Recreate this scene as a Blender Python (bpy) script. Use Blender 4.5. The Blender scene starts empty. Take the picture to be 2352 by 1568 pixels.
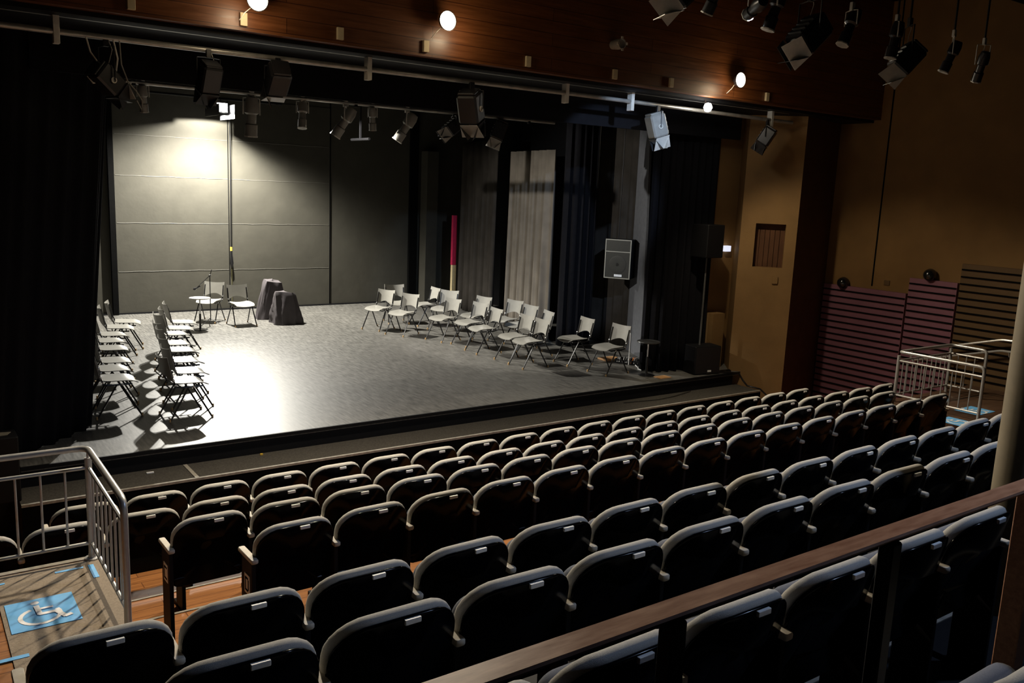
import bpy, math, random
from mathutils import Vector, Matrix
random.seed(7)
C = bpy.context.scene.collection
PI = math.pi
R = math.radians
# ------------------------------------------------------------------ camera
CAMZ = 2.85
f_px = 1981.87
yaw, pitch, roll = R(35.8856), R(10.1266), R(2.4535)
fwd = Vector((math.sin(yaw)*math.cos(pitch), math.cos(yaw)*math.cos(pitch), -math.sin(pitch)))
rt = Vector((math.cos(yaw), -math.sin(yaw), 0)); up = rt.cross(fwd)
rt2 = rt*math.cos(roll) + up*math.sin(roll); up2 = up*math.cos(roll) - rt*math.sin(roll)
cd = bpy.data.cameras.new('camera'); cam = bpy.data.objects.new('camera', cd); C.objects.link(cam)
cd.sensor_width = 36; cd.lens = f_px/2352*36; cd.clip_start = .05; cd.clip_end = 100
M = Matrix((rt2, up2, -fwd)).transposed().to_4x4(); M.translation = Vector((0, 0, CAMZ)); cam.matrix_world = M
bpy.context.scene.camera = cam
cd.dof.use_dof = False
# ------------------------------------------------------------------ world, exposure
sc = bpy.context.scene
sc.view_settings.view_transform = 'Standard'; sc.view_settings.look = 'None'
sc.view_settings.gamma = 1; sc.view_settings.use_curve_mapping = False
sc.view_settings.exposure = 0.0
w = bpy.data.worlds.new('world'); sc.world = w; w.use_nodes = True
w.node_tree.nodes['Background'].inputs[0].default_value = (0, 0, 0, 1)
w.node_tree.nodes['Background'].inputs[1].default_value = 0

def light(name, kind, loc, power, col, target=None, size=.06, angle=120, blend=.4):
    d = bpy.data.lights.new(name, kind); d.energy = power; d.color = col
    if kind in ('SPOT', 'POINT'): d.shadow_soft_size = size
    if kind == 'SPOT': d.spot_size = R(angle); d.spot_blend = blend
    if kind == 'AREA': d.shape = 'DISK'; d.size = size
    o = bpy.data.objects.new(name, d); C.objects.link(o); o.location = loc
    if target is not None:
        o.rotation_euler = (Vector(target)-Vector(loc)).to_track_quat('-Z', 'Y').to_euler()
    return o
WARM = (1, .86, .66)
WORK = (5.38, 17.35, 4.13)
light('work_light_beam', 'SPOT', (5.38, 17.33, 4.015), 3100, (1, .96, .86), (5.30, 16.9, 0), .05, 164, .6)
light('work_light_wall_spill', 'SPOT', (5.38, 17.72, 4.015), 520, (1, .96, .86), (5.38, 17.80, 0), .02, 170, .12)
light('curtain_spot_beam', 'SPOT', (4.62, 11.15, 3.55), 620, (1, .95, .86), (9.6, 12.6, 1.3), .010, 66, .35)
HOUSE = [(2.86, 8.16, 4.43), (4.88, 8.16, 4.53), (9.52, 8.16, 4.41)]
for i, p in enumerate(HOUSE):
    light('house_light_beam', 'SPOT', (p[0], p[1]-.12, p[2]), (850, 820, 520)[i], WARM, (p[0]-.1, 5.0, 0.0), .07, (118, 134, 118)[i], .8)
    light('house_light_spill', 'POINT', (p[0]+(-.1, .16, -.1)[i], p[1]-.16, p[2]-.14), 6.5, (1, .78, .5), None, .08)
light('pipe_lamp_beam', 'SPOT', (9.17, 8.26, 4.03), 150, (1, .84, .58), (12.2, 7.3, -1.2), .05, 94, .5)
light('pipe_lamp_glow', 'POINT', (9.17, 8.22, 4.03), 4, (1, .93, .8), None, .05)
light('unseen_cool_lamp_beam', 'SPOT', (5.8, 1.0, 5.6), 300, (.50, .66, 1), (4.6, 3.0, 1.0), .10, 100, .7)  # added unseen lamp, gives the nearest seats their bluish rims
light('cool_spot_beam', 'SPOT', (6.55, 5.5, 4.45), 900, (.55, .72, 1), (7.95, 8.6, 3.35), .05, 27, .3)

# ------------------------------------------------------------------ materials
def mat(name, col, rough=.6, metal=0., spec=.5, noise=None, bump=0., bscale=60., emit=None, estr=0., coat=0.):
    m = bpy.data.materials.new(name); m.use_nodes = True; nt = m.node_tree; n = nt.nodes; l = nt.links
    b = n['Principled BSDF']
    b.inputs['Roughness'].default_value = rough; b.inputs['Metallic'].default_value = metal
    b.inputs['Specular IOR Level'].default_value = spec
    b.inputs['Coat Weight'].default_value = coat
    c4 = (*col, 1)
    tc = n.new('ShaderNodeTexCoord')
    nz = n.new('ShaderNodeTexNoise'); l.new(tc.outputs['Object'], nz.inputs['Vector'])
    amt, sc_ = noise if noise else (.12, 14)
    nz.inputs['Scale'].default_value = sc_; nz.inputs['Detail'].default_value = 5
    mx = n.new('ShaderNodeMixRGB'); mx.blend_type = 'MULTIPLY'; mx.inputs[0].default_value = 1
    mx.inputs[1].default_value = c4
    mr = n.new('ShaderNodeMapRange'); mr.inputs[1].default_value = .25; mr.inputs[2].default_value = .75
    mr.inputs[3].default_value = 1-amt; mr.inputs[4].default_value = 1+amt
    l.new(nz.outputs['Fac'], mr.inputs[0]); l.new(mr.outputs[0], mx.inputs[2])
    l.new(mx.outputs[0], b.inputs['Base Color'])
    if bump:
        n2 = n.new('ShaderNodeTexNoise'); n2.inputs['Scale'].default_value = bscale; n2.inputs['Detail'].default_value = 4
        l.new(tc.outputs['Object'], n2.inputs['Vector'])
        bp = n.new('ShaderNodeBump'); bp.inputs['Strength'].default_value = bump; bp.inputs['Distance'].default_value = .01
        l.new(n2.outputs['Fac'], bp.inputs['Height']); l.new(bp.outputs[0], b.inputs['Normal'])
    if emit:
        b.inputs['Emission Color'].default_value = (*emit, 1); b.inputs['Emission Strength'].default_value = estr
    return m

def stretched(name, c1, c2, rough, scale, axis_scale, boards=None, bcol=(.0, .0, .0), spec=.5, rvar=.15, coat=0.):
    """grainy material: noise stretched by axis_scale; boards=(width_u, length_v, plane) seams"""
    m = bpy.data.materials.new(name); m.use_nodes = True; nt = m.node_tree; n = nt.nodes; l = nt.links
    b = n['Principled BSDF']; b.inputs['Specular IOR Level'].default_value = spec; b.inputs['Coat Weight'].default_value = coat
    tc = n.new('ShaderNodeTexCoord'); mp = n.new('ShaderNodeMapping'); mp.inputs['Scale'].default_value = axis_scale
    l.new(tc.outputs['Object'], mp.inputs['Vector'])
    nz = n.new('ShaderNodeTexNoise'); nz.inputs['Scale'].default_value = scale; nz.inputs['Detail'].default_value = 8
    nz.inputs['Roughness'].default_value = .65
    l.new(mp.outputs[0], nz.inputs['Vector'])
    rp = n.new('ShaderNodeValToRGB'); rp.color_ramp.elements[0].position = .3; rp.color_ramp.elements[1].position = .72
    rp.color_ramp.elements[0].color = (*c1, 1); rp.color_ramp.elements[1].color = (*c2, 1)
    l.new(nz.outputs['Fac'], rp.inputs[0])
    out = rp.outputs[0]
    if boards:
        bw, bl, rot = boards
        mp2 = n.new('ShaderNodeMapping'); mp2.inputs['Rotation'].default_value = rot
        l.new(tc.outputs['Object'], mp2.inputs['Vector'])
        br = n.new('ShaderNodeTexBrick'); br.inputs['Scale'].default_value = 1
        br.inputs['Brick Width'].default_value = bl; br.inputs['Row Height'].default_value = bw
        br.inputs['Mortar Size'].default_value = .004; br.inputs['Color1'].default_value = (.82, .82, .82, 1)
        br.inputs['Color2'].default_value = (1.12, 1.12, 1.12, 1); br.inputs['Mortar'].default_value = (*bcol, 1)
        l.new(mp2.outputs[0], br.inputs['Vector'])
        mx = n.new('ShaderNodeMixRGB'); mx.blend_type = 'MULTIPLY'; mx.inputs[0].default_value = 1
        l.new(out, mx.inputs[1]); l.new(br.outputs['Color'], mx.inputs[2]); out = mx.outputs[0]
    l.new(out, b.inputs['Base Color'])
    mr = n.new('ShaderNodeMapRange'); mr.inputs[3].default_value = rough-rvar; mr.inputs[4].default_value = rough+rvar
    l.new(nz.outputs['Fac'], mr.inputs[0]); l.new(mr.outputs[0], b.inputs['Roughness'])
    return m

BLK = mat('black_paint', (.006, .006, .007), .6, spec=.2)
VOID = mat('matt_black', (.003, .003, .003), .95, spec=.05)
STAGE = stretched('stage_boards', (.035, .034, .030), (.205, .196, .178), .45, 1.4, (26, 3.0, 1), (1.22, 2.44, (0, 0, PI/2)), (.55, .55, .55), spec=.8, rvar=.10)
STEP = mat('step_carpet', (.055, .05, .042), .9, spec=.15, noise=(.35, 60), bump=.4, bscale=220)
NOSE = mat('step_nosing', (.26, .24, .2), .8, spec=.2, noise=(.3, 20))
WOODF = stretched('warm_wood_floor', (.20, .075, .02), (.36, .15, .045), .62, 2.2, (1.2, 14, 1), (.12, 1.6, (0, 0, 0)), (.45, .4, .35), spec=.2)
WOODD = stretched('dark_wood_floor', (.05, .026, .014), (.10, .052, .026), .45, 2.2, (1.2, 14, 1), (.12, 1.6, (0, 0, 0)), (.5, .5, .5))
BULK = stretched('bulkhead_boards', (.08, .026, .007), (.16, .055, .016), .42, 2.0, (1.0, 1, 18), (.14, 3.2, (PI/2, 0, 0)), (.35, .3, .3))
RAILW = stretched('handrail_wood', (.26, .12, .07), (.46, .25, .15), .36, 3, (3, 20, 20))
SHELL = mat('seat_shell_plastic', (.0018, .0018, .0022), .17, spec=.10, noise=(.05, 5))
CUSH = mat('seat_fabric', (.45, .435, .40), .95, spec=.1, noise=(.12, 220), bump=.3, bscale=500)
PADF = mat('seat_pad_fabric', (.16, .17, .20), .95, spec=.1, noise=(.12, 220), bump=.3, bscale=500)
ARM = stretched('armrest_top', (.36, .32, .25), (.62, .57, .47), .6, 9, (1, 1, 1))
LABEL = mat('seat_number_tag', (.8, .8, .78), .5)
STEEL = mat('painted_steel_rail', (.50, .49, .47), .35, metal=.55, spec=.5, noise=(.08, 30))
CHAIRP = mat('stage_chair_plastic', (.30, .29, .26), .36, spec=.5, noise=(.06, 12))
CHAIRF = mat('stage_chair_frame', (.008, .008, .009), .3, spec=.6)
CHROME = mat('chrome_fitting', (.75, .75, .75), .2, metal=1)
TIP = mat('leg_wear_tip', (.62, .4, .18), .5)
WALLB = mat('back_wall_paint', (.050, .047, .037), .75, spec=.25, noise=(.12, 3), bump=.25, bscale=9)
SEAM = mat('wall_panel_seam', (.11, .105, .09), .6)
CURB = mat('black_curtain_cloth', (.010, .010, .012), .95, spec=.05)
CURG = mat('grey_curtain_cloth', (.17, .15, .125), .95, spec=.05, noise=(.2, 3))
CURD = mat('dark_curtain_cloth', (.036, .032, .028), .95, spec=.05, noise=(.2, 4))
FLATG = mat('grey_flat_paint', (.13, .135, .15), .8, spec=.2)
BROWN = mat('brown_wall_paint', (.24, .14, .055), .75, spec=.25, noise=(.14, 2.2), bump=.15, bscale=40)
BROWND = mat('red_brown_unlit_face_and_window', (.10, .045, .022), .75, spec=.2, noise=(.2, 4))  # darker brown, paints the pillar return face as unlit
MAUVE = mat('mauve_panel_paint', (.20, .085, .115), .6, spec=.3, noise=(.1, 3))
OLIVE = mat('brown_panel_paint', (.10, .056, .022), .65, spec=.3, noise=(.1, 3))
FIXB = mat('fixture_black_metal', (.012, .012, .014), .35, metal=.0, spec=.6)
FIXG = mat('fixture_grey_metal', (.30, .29, .26), .45, metal=.2)
FIXL = mat('fixture_pale_metal', (.62, .6, .54), .5, metal=.1)
PIPE = mat('galvanised_pipe', (.38, .37, .34), .38, metal=.6, noise=(.25, 9))
FIXW = mat('lamplit_flap_metal', (.9, .88, .8), .5)  # flap metal whitened, lamplight put into its colour
LENS = mat('lens_glass', (.25, .25, .24), .08, spec=.9)
HOTW = mat('lamp_face_warm', (1, .9, .7), .5, emit=(1, .86, .62), estr=28)
HOTC = mat('lamp_face_white', (1, 1, 1), .5, emit=(1, .97, .9), estr=60)
BOXC = mat('outlet_box_cream', (.52, .44, .28), .6)
BLUE = mat('blue_floor_paint', (.13, .42, .78), .55)
WHITE = mat('white_paint', (.85, .85, .85), .5)
MAT_ = mat('platform_mat', (.27, .22, .165), .85, spec=.15, noise=(.2, 90), bump=.3, bscale=200)
RED = mat('red_cloth', (.45, .01, .06), .8)
CREAM = mat('cream_paint', (.55, .45, .25), .7)
DRAPE = mat('charcoal_cover_cloth', (.085, .075, .08), .8, spec=.3, noise=(.1, 6))
TABLE = mat('grey_table_top', (.42, .41, .38), .4)
SPKG = mat('speaker_grille', (.035, .034, .028), .45, metal=.4, noise=(.3, 140))
SPKF = mat('speaker_frame', (.32, .30, .24), .5)
ORANGE = mat('orange_cable_rubber', (.7, .22, .05), .6)
YEL = mat('yellow_tape', (.7, .45, .05), .6)
COLM = mat('column_paint', (.20, .165, .11), .6, noise=(.15, 10))
OWOOD = mat('plywood', (.55, .3, .13), .6)

# ------------------------------------------------------------------ mesh helpers
class MB:
    def __init__(s): s.v = []; s.f = []; s.mi = []; s.cur = 0; s.T = Matrix()
    def add(s, vs, fs):
        k = len(s.v); s.v += [tuple(s.T @ Vector(p)) for p in vs]
        s.f += [tuple(i+k for i in f) for f in fs]; s.mi += [s.cur]*len(fs); return s
    def box(s, x0, y0, z0, x1, y1, z1, b=0.):
        if b <= 0:
            vs = [(x0,y0,z0),(x1,y0,z0),(x1,y1,z0),(x0,y1,z0),(x0,y0,z1),(x1,y0,z1),(x1,y1,z1),(x0,y1,z1)]
            return s.add(vs, [(0,3,2,1),(4,5,6,7),(0,1,5,4),(1,2,6,5),(2,3,7,6),(3,0,4,7)])
        def ring(z, i):
            a0, a1, c0, c1 = x0+i, x1-i, y0+i, y1-i
            return [(a0+b-i*0,c0,z),(a1-b,c0,z),(a1,c0+b,z),(a1,c1-b,z),(a1-b,c1,z),(a0+b,c1,z),(a0,c1-b,z),(a0,c0+b,z)]
        b2 = min(b, (x1-x0)/2.2, (y1-y0)/2.2, (z1-z0)/2.2); b = b2
        return s.loft([ring(z0, b*.5), ring(z0+b, 0), ring(z1-b, 0), ring(z1, b*.5)])
    def loft(s, rings, caps=True, closed=True):
        n = len(rings[0]); vs = [p for r in rings for p in r]; fs = []
        for i in range(len(rings)-1):
            for j in range(n if closed else n-1):
                k = (j+1) % n; fs.append((i*n+j, i*n+k, (i+1)*n+k, (i+1)*n+j))
        if caps and closed:
            fs.append(tuple(reversed(range(n)))); fs.append(tuple(range((len(rings)-1)*n, len(rings)*n)))
        return s.add(vs, fs)
    def tube(s, pts, r, seg=8, caps=True):
        pts = [Vector(p) for p in pts]; rings = []; prev = None
        for i, p in enumerate(pts):
            a = pts[max(i-1, 0)]; c = pts[min(i+1, len(pts)-1)]; t = (c-a).normalized()
            if prev is None: nrm = t.orthogonal().normalized()
            else: nrm = (prev - t*prev.dot(t)).normalized()
            prev = nrm; bn = t.cross(nrm)
            rr = r[i] if isinstance(r, (list, tuple)) else r
            rings.append([tuple(p + nrm*rr*math.cos(2*PI*k/seg) + bn*rr*math.sin(2*PI*k/seg)) for k in range(seg)])
        return s.loft(rings, caps)
    def lathe(s, prof, seg=20, axis=(0, 0, 1), org=(0, 0, 0)):
        q = Vector((0, 0, 1)).rotation_difference(Vector(axis)); o = Vector(org)
        return s.loft([[tuple(o + q @ Vector((r*math.cos(2*PI*k/seg), r*math.sin(2*PI*k/seg), z))) for k in range(seg)] for r, z in prof])
    def build(s, name, mats, parent=None, smooth=False, loc=None, bevel=0.):
        me = bpy.data.meshes.new(name); me.from_pydata(s.v, [], s.f); me.validate()
        for m_ in (mats if isinstance(mats, (list, tuple)) else [mats]): me.materials.append(m_)
        for p, i in zip(me.polygons, s.mi): p.material_index = i; p.use_smooth = smooth
        import bmesh
        bm = bmesh.new(); bm.from_mesh(me); bmesh.ops.recalc_face_normals(bm, faces=bm.faces)
        if smooth:
            for e in bm.edges:
                if len(e.link_faces) == 2 and e.calc_face_angle(0) > R(42): e.smooth = False
        bm.to_mesh(me); bm.free()
        o = bpy.data.objects.new(name, me); C.objects.link(o)
        if parent: o.parent = parent
        if loc: o.location = loc
        if bevel:
            md = o.modifiers.new('bevel', 'BEVEL'); md.width = bevel; md.segments = 2; md.limit_method = 'ANGLE'
        return o

def tag(o, label=None, cat=None, group=None, kind=None):
    if label: o['label'] = label
    if cat: o['category'] = cat
    if group: o['group'] = group
    if kind: o['kind'] = kind
    return o
def thing(name, label, cat, loc=(0, 0, 0), rz=0, group=None):
    o = bpy.data.objects.new(name, None); C.objects.link(o); o.location = loc; o.rotation_euler = (0, 0, rz)
    o.empty_display_size = .1
    return tag(o, label, cat, group)
def st(o): o['kind'] = 'structure'; return o
def copy_tree(o, parent=None):
    c = o.copy(); C.objects.link(c)
    if parent: c.parent = parent
    for ch in [x for x in KIDS.get(o.name, [])]:
        d = copy_tree(ch, c)
        KIDS.setdefault(c.name, []).append(d)
    return c
KIDS = {}
def reg(parent, *obs):
    KIDS.setdefault(parent.name, []).extend(obs)
def ORD(i): return ['first', 'second', 'third', 'fourth', 'fifth', 'sixth', 'seventh', 'eighth', 'ninth', 'tenth', 'eleventh',
                    'twelfth', 'thirteenth', 'fourteenth', 'fifteenth', 'sixteenth', 'seventeenth', 'eighteenth', 'nineteenth',
                    'twentieth', 'twenty-first', 'twenty-second'][i]

# ------------------------------------------------------------------ the setting
ROWY = dict(A=7.33, B=6.54, C=5.72, D=4.93, E=3.29, F=2.50, G=1.70, H=0.84)
ROWT = dict(A=.17, B=.33, C=.54, D=.71, E=1.13, F=1.35, G=1.50, H=1.66)
BH = .92
def flz(r): return ROWT[r]-BH
XL, XR = -1.6, 13.2
st(MB().box(XL, 7.03, flz('A')-.1, XR, 9.2, flz('A')).build('floor', WOODF))
tiers = [('B', 6.24, 7.03), ('C', 5.42, 6.24), ('D', 4.60, 5.42), ('X', 3.80, 4.60), ('E', 2.99, 3.80), ('F', 2.19, 2.99), ('G', 1.38, 2.19), ('H', -3., 1.38)]
for r, y0, y1 in tiers:
    z = .02 if r == 'X' else flz(r)
    x0, x1 = (1.02, 10.85) if r in 'CDX' else (XL, XR)
    if r == 'X': x0, x1 = (1.02, 10.85)
    b = MB().box(x0, y0, -1.1, x1, y1, z)
    st(b.build('seating_tier', BLK if r in 'EFGH' else WOODF))  # wood of rows E and F blackened, shade put into the floor colour
    st(MB().box(x0, y1-.012, z-.02, x1, y1+.012, z+.006).build('tier_nosing', NOSE))
# side platforms for wheelchairs
PZ = .2
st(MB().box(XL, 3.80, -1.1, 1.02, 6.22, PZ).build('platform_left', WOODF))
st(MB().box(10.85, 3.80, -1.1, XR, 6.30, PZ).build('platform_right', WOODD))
st(MB().box(XL, 6.19, PZ-.02, 1.03, 6.235, PZ+.008).build('platform_nosing', NOSE))
mm = MB().box(XL, 5.70, PZ+.001, 1.01, 6.17, PZ+.007); mm.box(.38, 4.2, PZ+.001, 1.01, 5.70, PZ+.007)
st(mm.build('platform_mat', MAT_))
# stage
st(MB().box(.86, 9.15, -.05, 11.9, 18.6, 0).build('stage_floor', STAGE))
st(MB().box(-1.6, 9.15, -.9, .86, 18.6, -.012).build('stage_floor', BLK))
st(MB().box(.86, 9.16, -.75, 11.15, 18.5, -.05).build('stage_fascia', BLK))
st(MB().box(.86, 9.135, -.035, 11.3, 9.16, .002, 0).build('stage_lip', BLK))
st(MB().box(.80, 8.66, -.75, 11.25, 9.16, -.21).build('stage_step', STEP))
st(MB().box(.80, 8.650, -.230, 11.25, 8.68, -.205).build('step_nosing', NOSE))
st(MB().box(.80, 8.652, -.75, 11.25, 8.662, -.23).build('step_fascia', VOID))
st(MB().box(2.36, 8.66, -.209, 2.40, 9.14, -.203).build('step_joint', NOSE))
for x0, x1, l in ((3.15, 3.2, 'n'),):
    pass
# back wall
st(MB().box(-1.6, 18.5, -.9, 13.2, 18.7, 5.8).build('wall_back', WALLB))
d = st(MB().box(3.62, 18.488, .01, 8.12, 18.5, 4.4).build('door_1', WALLB))
s = MB()
for z in (.86, 1.83, 2.76, 3.55):
    for xa, xb in ((3.64, 5.83), (5.87, 8.10)):
        pts = [(xa+(xb-xa)*i/14, 18.486, z+.004*math.sin(i*1.7+xa)) for i in range(15)]
        s.tube(pts, .005, 5)
s.build('panel_seam', SEAM, d)
MB().box(5.835, 18.480, .01, 5.85, 18.490, 4.4).build('door_gap', VOID, d)
st(MB().box(3.50, 18.40, 0, 3.60, 18.5, 4.6).build('door_jamb', VOID))
st(MB().box(8.12, 18.484, 0, 8.145, 18.5, 4.6).build('door_jamb', VOID))
st(MB().box(10.15, 18.42, 0, 10.36, 18.5, 4.6).build('trim_1', VOID))
st(MB().box(.9, 18.46, 0, 10.1, 18.5, .03).build('baseboard_back', BLK))
# flat right of back wall, with the opening to the wings
st(MB().box(10.42, 18.1, 0, 10.72, 18.4, 3.6).build('wall_wing', WALLB))
st(MB().box(11.9, 9.6, -.9, 12.1, 18.7, 5.8).build('wall_stage_right', BLK))
# auditorium shell
st(MB().box(XR, 4.4, -1.1, XR+.2, 9.3, 6).build('wall_right', mat('brown_side_wall_paint', (.18, .10, .036), .75, spec=.2, noise=(.14, 2.2))))
st(MB().box(XR, -3, -1.1, XR+.2, 4.4, 6).build('wall_right', VOID))
st(MB().box(XL-.2, -3, -1.1, XL, 18.7, 6).build('wall_left', VOID))
st(MB().box(XL, -3.2, -1.1, XR, -3, 6).build('wall_rear', VOID))
st(MB().box(XL, -3, 6, XR, 8.3, 6.1).build('ceiling', VOID))
st(MB().box(XL, 8.43, 5.0, XR, 18.7, 5.1).build('ceiling', VOID))
# bulkhead
st(MB().box(XL, 8.30, 4.17, XR, 8.42, 6).build('bulkhead', BULK))
st(MB().box(XL, 8.42, 4.13, XR, 9.3, 4.20).build('bulkhead_soffit', BLK))
# seam in right wall (vertical)
st(MB().box(XR-.006, 8.11, 1.49, XR, 8.135, 6).build('wall_seam', VOID))
# pillar: splayed face, return face
Pl = (11.20, 9.30); Pr = (11.77, 8.64); Pi = (13.2, 9.02)
pm = MB()
def wallquad(b, a, c, z0, z1):
    b.add([(a[0],a[1],z0),(c[0],c[1],z0),(c[0],c[1],z1),(a[0],a[1],z1)], [(0,1,2,3)])
# splayed face with a window hole
def lerp(t): return (Pl[0]+(Pr[0]-Pl[0])*t, Pl[1]+(Pr[1]-Pl[1])*t)
t0, t1, zb, zt = .265, .80, 1.745, 2.445
for (ta, tb, za, zc) in ((0, t0, -.75, 5.9), (t1, 1, -.75, 5.9), (t0, t1, -.75, zb), (t0, t1, zt, 5.9)):
    wallquad(pm, lerp(ta), lerp(tb), za, zc)
dn = Vector((Pl[1]-Pr[1], Pr[0]-Pl[0], 0)).normalized()   # into the wall
a, c = lerp(t0), lerp(t1); D = .16
A2 = (a[0]+dn.x*D, a[1]+dn.y*D); C2 = (c[0]+dn.x*D, c[1]+dn.y*D)
wallquad(pm, a, A2, zb, zt); wallquad(pm, C2, c, zb, zt)
for z in (zb, zt): pm.add([(a[0],a[1],z),(c[0],c[1],z),(C2[0],C2[1],z),(A2[0],A2[1],z)], [(0,1,2,3)])
wallquad(pm, Pl, (11.75, 9.9), -.75, 5.9)
st(pm.build('wall_pillar', BROWN))
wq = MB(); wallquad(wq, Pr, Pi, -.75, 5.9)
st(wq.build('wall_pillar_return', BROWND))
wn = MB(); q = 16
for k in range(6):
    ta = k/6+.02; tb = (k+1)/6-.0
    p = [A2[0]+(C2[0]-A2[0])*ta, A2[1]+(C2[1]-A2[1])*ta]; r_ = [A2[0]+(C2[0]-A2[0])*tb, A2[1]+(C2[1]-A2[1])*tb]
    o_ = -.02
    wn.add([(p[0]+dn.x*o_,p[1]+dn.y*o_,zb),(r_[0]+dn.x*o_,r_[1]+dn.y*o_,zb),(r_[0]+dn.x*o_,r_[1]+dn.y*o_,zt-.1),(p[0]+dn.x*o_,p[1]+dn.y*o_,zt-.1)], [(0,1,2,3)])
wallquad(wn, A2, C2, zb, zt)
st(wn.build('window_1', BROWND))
# brown recess beside the pillar
rc = MB().box(10.95, 9.78, -.0, 11.9, 9.9, 5.0)
st(rc.build('wall_recess', BROWN))
st(MB().box(11.02, 9.56, 0, 11.30, 9.78, .92).build('trim_2', BROWN))

# right wall acoustic panels: stepped
def acoustic(name, y0, y1, zt, m, label):
    t = MB().box(13.14, y0+.012, -.73, 13.198, y1-.012, zt).build(name, m); tag(t, label, 'wall panel', 'slotted acoustic panels on the right wall')
    t2 = MB(); z = zt-.085
    while z > -.7:
        t2.box(13.125, y0+.02, z-.012, 13.145, y1-.02, z+.010); z -= .108
    t2.build('slot', VOID, t)
acoustic('acoustic_panel', 7.47, 9.0, 1.44, MAUVE, 'wide low mauve slotted acoustic panel beside the brown pillar')
acoustic('acoustic_panel', 6.67, 7.46, 1.70, MAUVE, 'narrower taller mauve slotted panel right of the wide mauve one')
acoustic('acoustic_panel', 5.70, 6.66, 2.0, OLIVE, 'brown slotted acoustic panel right of the mauve panels')
acoustic('acoustic_panel', 4.6, 5.69, 2.2, OLIVE, 'tallest brown slotted panel at the right edge behind the column')
for y, z, w_, lab in ((8.61, 1.49, .16, 'small black wall lamp dome above the wide mauve panel'), (7.12, 1.78, .17, 'larger black wall lamp dome above the taller mauve panel')):
    t = thing('wall_sconce', lab, 'wall lamp', (13.13, y, z), 0, 'black dome lamps on the right wall')
    MB().lathe([(.001, .11), (.05, .10), (.085, .06), (.1, .0), (.085, -.05), (.04, -.085), (.001, -.09)], 20, (-1, 0, 0)).build('dome', mat('black_gloss', (.01, .01, .01), .15, spec=.8), t, True)
    MB().box(-.02, -.05, -.03, .06, .05, .03).build('bracket', BLK, t)
for y, z, lab in ((7.86, 1.56, 'small brown outlet plate on the brown wall above the wide mauve panel'),):
    tag(MB().box(13.185, y-.05, z-.03, 13.2, y+.05, z+.05, .004).build('outlet_plate', OLIVE), lab, 'outlet')
sw = MB(); sw.T = Matrix.Translation((11.59, 8.84, 1.55)) @ Matrix.Rotation(math.atan2(Pr[1]-Pl[1], Pr[0]-Pl[0]), 4, 'Z')
sw.box(-.045, -.02, -.06, .045, -.0, .06, .004)
tag(sw.build('switch_plate', BROWN), 'brown switch plate below the window on the pillar', 'switch')

# ------------------------------------------------------------------ auditorium seats
def outline(w, z0, z1, rt_, rb, n=7):
    pts = []
    for cx, cz, r, a0 in ((w/2-rt_, z1-rt_*.9, rt_, 0), (-w/2+rt_, z1-rt_*.9, rt_, 90), (-w/2+rb, z0+rb, rb, 180), (w/2-rb, z0+rb, rb, 270)):
        for k in range(n):
            a = R(a0+90*k/(n-1)); rz = r*(.9 if r == rt_ else 1)
            pts.append((cx+r*math.cos(a), cz+rz*math.sin(a)))
    # a faint crown along the top edge
    return [(x, z + (.014*(1-(2*x/w)**2) if z > z1-.2 else 0)) for x, z in pts]
def pad(out, ya, yb, bev, curve=.0, tilt=0., zc=.7, cx=0.):
    mx = sum(p[0] for p in out)/len(out); mz = sum(p[1] for p in out)/len(out); b = MB(); rings = []
    W = max(abs(p[0]) for p in out); Hh = max(abs(p[1]-mz) for p in out)
    def ring(ins, y):
        return [(mx+(x-mx)*(1-ins/W), y+curve*(x/W)**2 - tilt*(z-zc), mz+(z-mz)*(1-ins/Hh)) for x, z in out]
    s1 = 1 if yb > ya else -1
    for a in (90, 60, 30, 0): rings.append(ring(bev*(1-math.cos(R(a))), ya+s1*bev*(1-math.sin(R(a)))))
    for a in (0, 30, 60, 90): rings.append(ring(bev*(1-math.cos(R(a))), yb-s1*bev*(1-math.sin(R(a)))))
    rings = [ring(W*.55, ya)] + rings + [ring(W*.55, yb)]
    b.loft(rings); return b
SEATLET = {}
def make_seat():
    t = thing('auditorium_seat', '', 'seat', (0, 0, 0), 0, 'auditorium seats')
    TL, CV = .20, .055
    out = outline(.520, .40, .898, .150, .05)
    sh = pad(out, -.004, .018, .010, CV, TL, .9).build('backrest_shell', SHELL, t, True)
    out2 = outline(.524, .42, .914, .152, .05)
    cu = pad(out2, .014, .078, .026, CV, TL, .9).build('backrest_cushion', CUSH, t, True)
    nb = MB(); nb.box(-.005, -.0075, .884, .060, .010, .904, .002); ntag = nb.build('number_tag', LABEL, sh)
    out3 = outline(.45, .44, .80, .07, .06)
    sp = pad(out3, .20, .275, .03, 0, .12, .44).build('seat_pad', PADF, t, True)
    ar = MB().box(-.298, .055, .690, -.254, .31, .718, .006).build('armrest', ARM, t, True)
    lg = MB(); lg.box(-.290, .08, .0, -.262, .26, .692, .004); lg.box(-.290, -.0, 0, -.262, .34, .03, .003)
    lgo = lg.build('side_support', BLK, t)
    hg = MB().tube([(-.262, .15, .46), (.255, .15, .46)], .012, 6).build('seat_hinge', CHAIRF, t)
    reg(t, sh, cu, sp, ar, lgo, hg); reg(sh, ntag)
    return t
proto = make_seat(); first = [True]
rowname = dict(A='front row', B='second row', C='third row', D='fourth row', E='fifth row',
               F='sixth row', G='row under the handrail', H='corner row')
X0 = dict(A=1.37, B=2.20, C=2.46, D=2.21, E=.79, F=1.07, G=1.97, H=2.62)
RNG = dict(A=(0, 18), B=(-4, 18), C=(-1, 15), D=(0, 15), E=(0, 14), F=(0, 10), G=(-1, 5), H=(0, 1))
nud = random.Random(3)
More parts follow.
